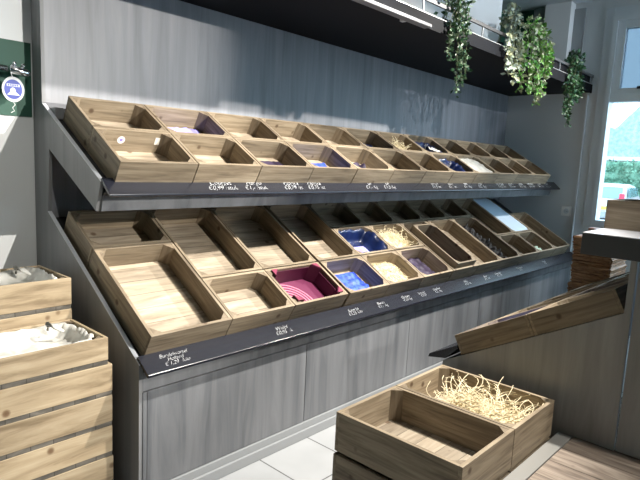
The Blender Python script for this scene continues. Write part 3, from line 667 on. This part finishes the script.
# hanging plants
def leaf(bm, p, d, s, rnd):
    d = d.normalized(); u = d.cross(Vector((rnd.uniform(-1, 1), rnd.uniform(-1, 1), rnd.uniform(-.3, .3)))).normalized(); n_ = d.cross(u)
    a = bm.verts.new(p); b = bm.verts.new(p + d * s * .5 + u * s * .32 + n_ * s * .08); c = bm.verts.new(p + d * s); e = bm.verts.new(p + d * s * .5 - u * s * .32 + n_ * s * .08)
    m_ = bm.verts.new(p + d * s * .5)
    bm.faces.new((a, b, m_)); bm.faces.new((b, c, m_)); bm.faces.new((c, e, m_)); bm.faces.new((e, a, m_))
def plant(name, label, x, y, ztop, strands, m, stem_m, ls, seed, extra=None, bushy=.08):
    rnd = random.Random(seed)
    t = thing(name, label, 'plant', (x, 2.26, 2.5305)); inv = Vector((x, 2.26, 2.5305))
    bm = bmesh.new(); tube(bm, [(0, 0, 0), (0, 0, .012), (0, 0, .085), (0, 0, .09)], [.04, .045, .055, .055], 14); obj('pot', bm, black, t)
    bl = bmesh.new(); bs = bmesh.new(); be = bmesh.new()
    for (dx, zbot, dens) in strands:
        z0 = ztop + rnd.uniform(-.05, .03); px = x + dx * .5; py = y + .02
        p = [Vector((x + dx * .2, 2.25, 2.60)), Vector((x + dx * .4, 2.2, z0)), Vector((px + dx * .2, py - .06, z0 - .03)), Vector((x + dx, py - .045 + rnd.uniform(-.02, .02), z0 - .12))]
        z = z0 - .12
        while z > zbot: z -= .03; q = p[-1].copy(); q.x += rnd.uniform(-.008, .008); q.y += rnd.uniform(-.006, .006); q.z = z; p.append(q)
        tube(bs, [q - inv for q in p], .0022, 4)
        for q in p[1:]:
            for k in range(dens):
                d = Vector((rnd.uniform(-1, 1), rnd.uniform(-1, .6), rnd.uniform(-1.1, .4))); o_ = Vector((rnd.uniform(-1, 1), rnd.uniform(-1, 1), rnd.uniform(-1, 1))) * .016
                leaf(be if (extra and rnd.random() < .4) else bl, q + o_ - inv, d, ls * rnd.uniform(.7, 1.25), rnd)
    for k in range(int(bushy * 1000)):   # crown over the rail
        q = Vector((x + rnd.gauss(0, .06), y - .01 + rnd.uniform(-.05, .06), ztop + rnd.uniform(-.12, .06))); leaf(be if (extra and rnd.random() < .4) else bl, q - inv, Vector((rnd.uniform(-1, 1), rnd.uniform(-1, .5), rnd.uniform(-.7, 1))), ls * 1.2, rnd)
    obj('foliage', bl, m, t); obj('stems', bs, stem_m, t)
    if be.verts: obj('pale_foliage', be, extra, t)
    else: be.free()
    return t
stem = mat('vine_stem', (.10, .12, .04), .6)
plant('trailing_plant', 'dark green trailing plant hanging furthest left from overhead shelf', 3.62, 2.15, 2.74, [(-.09, 2.36, 5), (-.05, 2.38, 5), (.0, 2.30, 5), (.05, 2.22, 5), (.09, 2.14, 4), (.12, 2.25, 5), (.0, 2.6, 6), (-.03, 2.5, 6)], leafA, stem, .033, 3, extra=speckle('silvery_leaf', (.10, .20, .08), (.34, .42, .30), 20, .4), bushy=.10)
plant('trailing_plant', 'white variegated trailing plant beside the bright green one', 4.50, 2.15, 2.82, [(-.10, 2.48, 5), (-.05, 2.42, 5), (0, 2.38, 5), (.04, 2.33, 4), (.08, 2.45, 5)], leafB, stem, .045, 4, extra=leafD, bushy=.06)
plant('trailing_plant', 'bright green trailing plant with cream vines, third from left', 5.0, 2.15, 2.84, [(-.30, 2.34, 5), (-.22, 2.30, 5), (-.14, 2.3, 6), (-.06, 2.28, 6), (.03, 2.24, 6), (.09, 2.20, 6), (.15, 2.28, 6), (.21, 2.45, 6), (.25, 2.55, 6)], leafC, stem, .042, 5, extra=leafD, bushy=.10)
plant('trailing_plant', 'dark green trailing plant at the right end of overhead shelf', 5.98, 2.15, 2.72, [(-.16, 2.22, 4), (-.10, 2.10, 4), (-.05, 2.16, 4), (0, 2.3, 7), (.06, 2.34, 7), (.12, 2.36, 7), (.18, 2.4, 6)], leafA, stem, .04, 6, bushy=.14)

# ------------------------------------------------------------------ small wall items
hr = thing('wall_rail', 'chrome wall rail with end cap on the green band', 'rail', (0, 0, 0))
bm = bmesh.new(); tube(bm, [(.2, 3.13, 1.975), (1.045, 3.13, 1.975)], .017, 16); obj('rail_tube', bm, chrome, hr, smooth=True)
bm = bmesh.new(); tube(bm, [(1.055, 3.13, 1.975), (1.06, 3.13, 1.975), (1.135, 3.13, 1.965), (1.155, 3.13, 1.962)], [.016, .024, .020, .008], 16); obj('end_cap', bm, chrome, hr, smooth=True)
bm = bmesh.new(); tube(bm, [(1.085, 3.13, 1.98), (1.085, 3.21, 1.98)], .014, 10); tube(bm, [(1.115, 3.13, 1.99), (1.115, 3.11, 2.0)], .009, 8); tube(bm, [(1.075, 3.13, 1.995), (1.075, 3.11, 2.005)], .009, 8); obj('bracket', bm, chrome, hr, smooth=True)
hr2 = thing('hanging_tag', 'round white and blue tag hanging from the chrome rail', 'tag', (1.062, 3.105, 1.875))
def disc(bm, rx, rz_, y0, y1, cx=0, cz=0, n=28):
    a = [bm.verts.new((cx + rx * math.cos(6.2832 * k / n), y0, cz + rz_ * math.sin(6.2832 * k / n))) for k in range(n)]; b = [bm.verts.new((v.co.x, y1, v.co.z)) for v in a]
    bm.faces.new(a); bm.faces.new(b[::-1])
    for k in range(n): bm.faces.new((a[k], b[k], b[(k + 1) % n], a[(k + 1) % n]))
tw, tb = mat('tag_white', (.5, .51, .53), .5), mat('tag_blue', (.006, .025, .25), .5)
bm = bmesh.new(); disc(bm, .052, .062, -.003, .003); obj('tag_body', bm, tw, hr2)
bm = bmesh.new(); disc(bm, .042, .048, -.0036, -.003); em = obj('emblem', bm, tb, hr2)
bm = bmesh.new(); disc(bm, .013, .017, -.0044, -.0036, -.002, -.008, 14); prism_y(bm, [(-.03, -.028), (.03, -.028), (.012, -.012), (-.014, -.012)], -.0043, -.0036)
bx(bm, -.03, .03, -.0042, -.0036, .014, .026); obj('emblem_figure', bm, tw, em)
bm = bmesh.new()
for k in range(6): bx(bm, -.025 + k * .0085, -.0195 + k * .0085, -.0047, -.0042, .016, .024)
obj('emblem_lettering', bm, tb, em)
bm = bmesh.new(); tube(bm, [(0, .012, .098), (-.004, .008, .08), (0, .0035, .058), (0, .0035, 0), (0, .0035, -.06), (.008, 0, -.075), (-.006, -.002, -.09), (.004, 0, -.105), (-.012, 0, -.115)], .0018, 5); obj('string', bm, chalk, hr2)
so = thing('power_socket', 'white wall socket on the right wall near the display', 'socket', (6.5995, 2.285, 1.155))
box('socket_plate', -.012, -.0005, -.055, .055, -.055, .055, mat('socket_white', (.92, .92, .9), .3), so, bevel=.004)
bm = bmesh.new(); tube(bm, [(-.0125, 0, 0), (-.0145, 0, 0)], .030, 20); obj('socket_ring', bm, white_sat, so)
bm = bmesh.new(); tube(bm, [(-.0146, -.010, 0), (-.0155, -.010, 0)], .004, 8); tube(bm, [(-.0146, .010, 0), (-.0155, .010, 0)], .004, 8); obj('socket_hole', bm, black, so)

# ------------------------------------------------------------------ outside: street, hedge, house, cars
struct(box('ground_street', 6.9, 70, -25, 40, -.45, -.40, mat('asphalt', (.30, .31, .32), .8)))
hg = speckle('hedge_green', (.05, .16, .10), (.22, .42, .30), 3.5, .8, 6)
bm = bmesh.new()
for i in range(2600):
    p = Vector((random.uniform(30.6, 30.8), random.uniform(3, 16), random.uniform(-.3, 2.25))); s = .12
    leaf(bm, p, Vector((random.uniform(-1, -.2), random.uniform(-1, 1), random.uniform(-1, 1))), s * 1.6, random)
bx(bm, 30.8, 31.6, 3, 16, -.4, 2.2)
tag(obj('hedge', bm, hg), 'clipped green hedge beyond the street outside the window', 'hedge')
hs = thing('house', 'brick house with slate gable roof seen through the window', 'house', (36, 9, -.4))
box('house_wall', -1, 5, -8, 6, 0, 3.4, mat('pale_brick', (.48, .46, .44), .8), hs)
roofm = speckle('slate_roof', (.22, .30, .36), (.34, .43, .48), 5, .6, 6)
bm = bmesh.new(); prism_x(bm, [(2.3, 2.9), (-8, 14.5), (-9, 14.5), (-9, 2.9)], -1.2, 5); obj('roof', bm, roofm, hs)
box('roof_gutter', -1.35, -1.2, -9, 4, 2.75, 2.95, white_sat, hs)
h2 = thing('house', 'pale distant house left of the slate gable outside', 'house', (50, 15, -.4))
box('house_wall', 0, 6, -3, 8, 0, 4.6, mat('light_render', (.7, .72, .74), .8), h2)
bm = bmesh.new(); prism_x(bm, [(-3.4, 4.6), (2.5, 6.8), (8.4, 4.6)], -.3, 6.3); obj('roof', bm, roofm, h2)
def car(label, loc, rz_, body, group=None):
    t = thing('car', label, 'car', loc, (0, 0, rz_))
    bm = bmesh.new(); pr = [(-2.2, .25), (-2.25, .75), (-2.1, 1.0), (-1.75, 1.52), (-.6, 1.60), (.6, 1.52), (1.3, 1.05), (2.15, .9), (2.3, .6), (2.25, .25)]
    a = [bm.verts.new((x, -.86 + (.12 if z > 1.2 else 0), z)) for x, z in pr]; b = [bm.verts.new((x, .86 - (.12 if z > 1.2 else 0), z)) for x, z in pr]
    bm.faces.new(a); bm.faces.new(b[::-1])
    for k in range(len(pr)): bm.faces.new((a[k], b[k], b[(k + 1) % len(pr)], a[(k + 1) % len(pr)]))
    obj('car_body', bm, body, t, bevel=.06)
    gl = mat('car_glass', (.18, .30, .33), .1)
    bm = bmesh.new(); v = [bm.verts.new(q) for q in ((-2.09, -.72, 1.05), (-2.09, .72, 1.05), (-1.83, .66, 1.47), (-1.83, -.66, 1.47))]; bm.faces.new(v)
    bmesh.ops.translate(bm, vec=(-.035, 0, .02), verts=bm.verts); o = obj('rear_window', bm, gl, t); o.modifiers.new('t', 'SOLIDIFY').thickness = .01
    for s in (-1, 1):
        bm = bmesh.new(); prism_y(bm, [(-1.6, 1.08), (-1.5, 1.46), (.5, 1.45), (1.05, 1.1)], s * .835, s * .85); obj('side_window', bm, gl, t)
        box('tail_light', -2.29, -2.18, s * .72 - .09, s * .72 + .09, .78, 1.25, mat('tail_light', (.75, .04, .08), .3), t)
        for x in (-1.4, 1.45):
            bm = bmesh.new(); tube(bm, [(x, s * .78, .31), (x, s * .90, .31)], .31, 20); obj('wheel', bm, black, t)
    box('licence_plate', -2.32, -2.27, -.26, .26, .60, .73, mat('plate_yellow', (.85, .65, .08), .4), t)
    box('bumper', -2.35, -2.2, -.84, .84, .3, .52, mat('bumper', (.3, .31, .32), .5), t)
    return t
car('white estate car with yellow plate parked outside the window', (26.0, 7.2, -.4), math.radians(6), mat('car_silver', (.75, .78, .8), .25))
car('red car parked beyond the white estate car outside', (27.3, 4.35, -.4), math.radians(8), mat('car_red', (.6, .03, .05), .25))
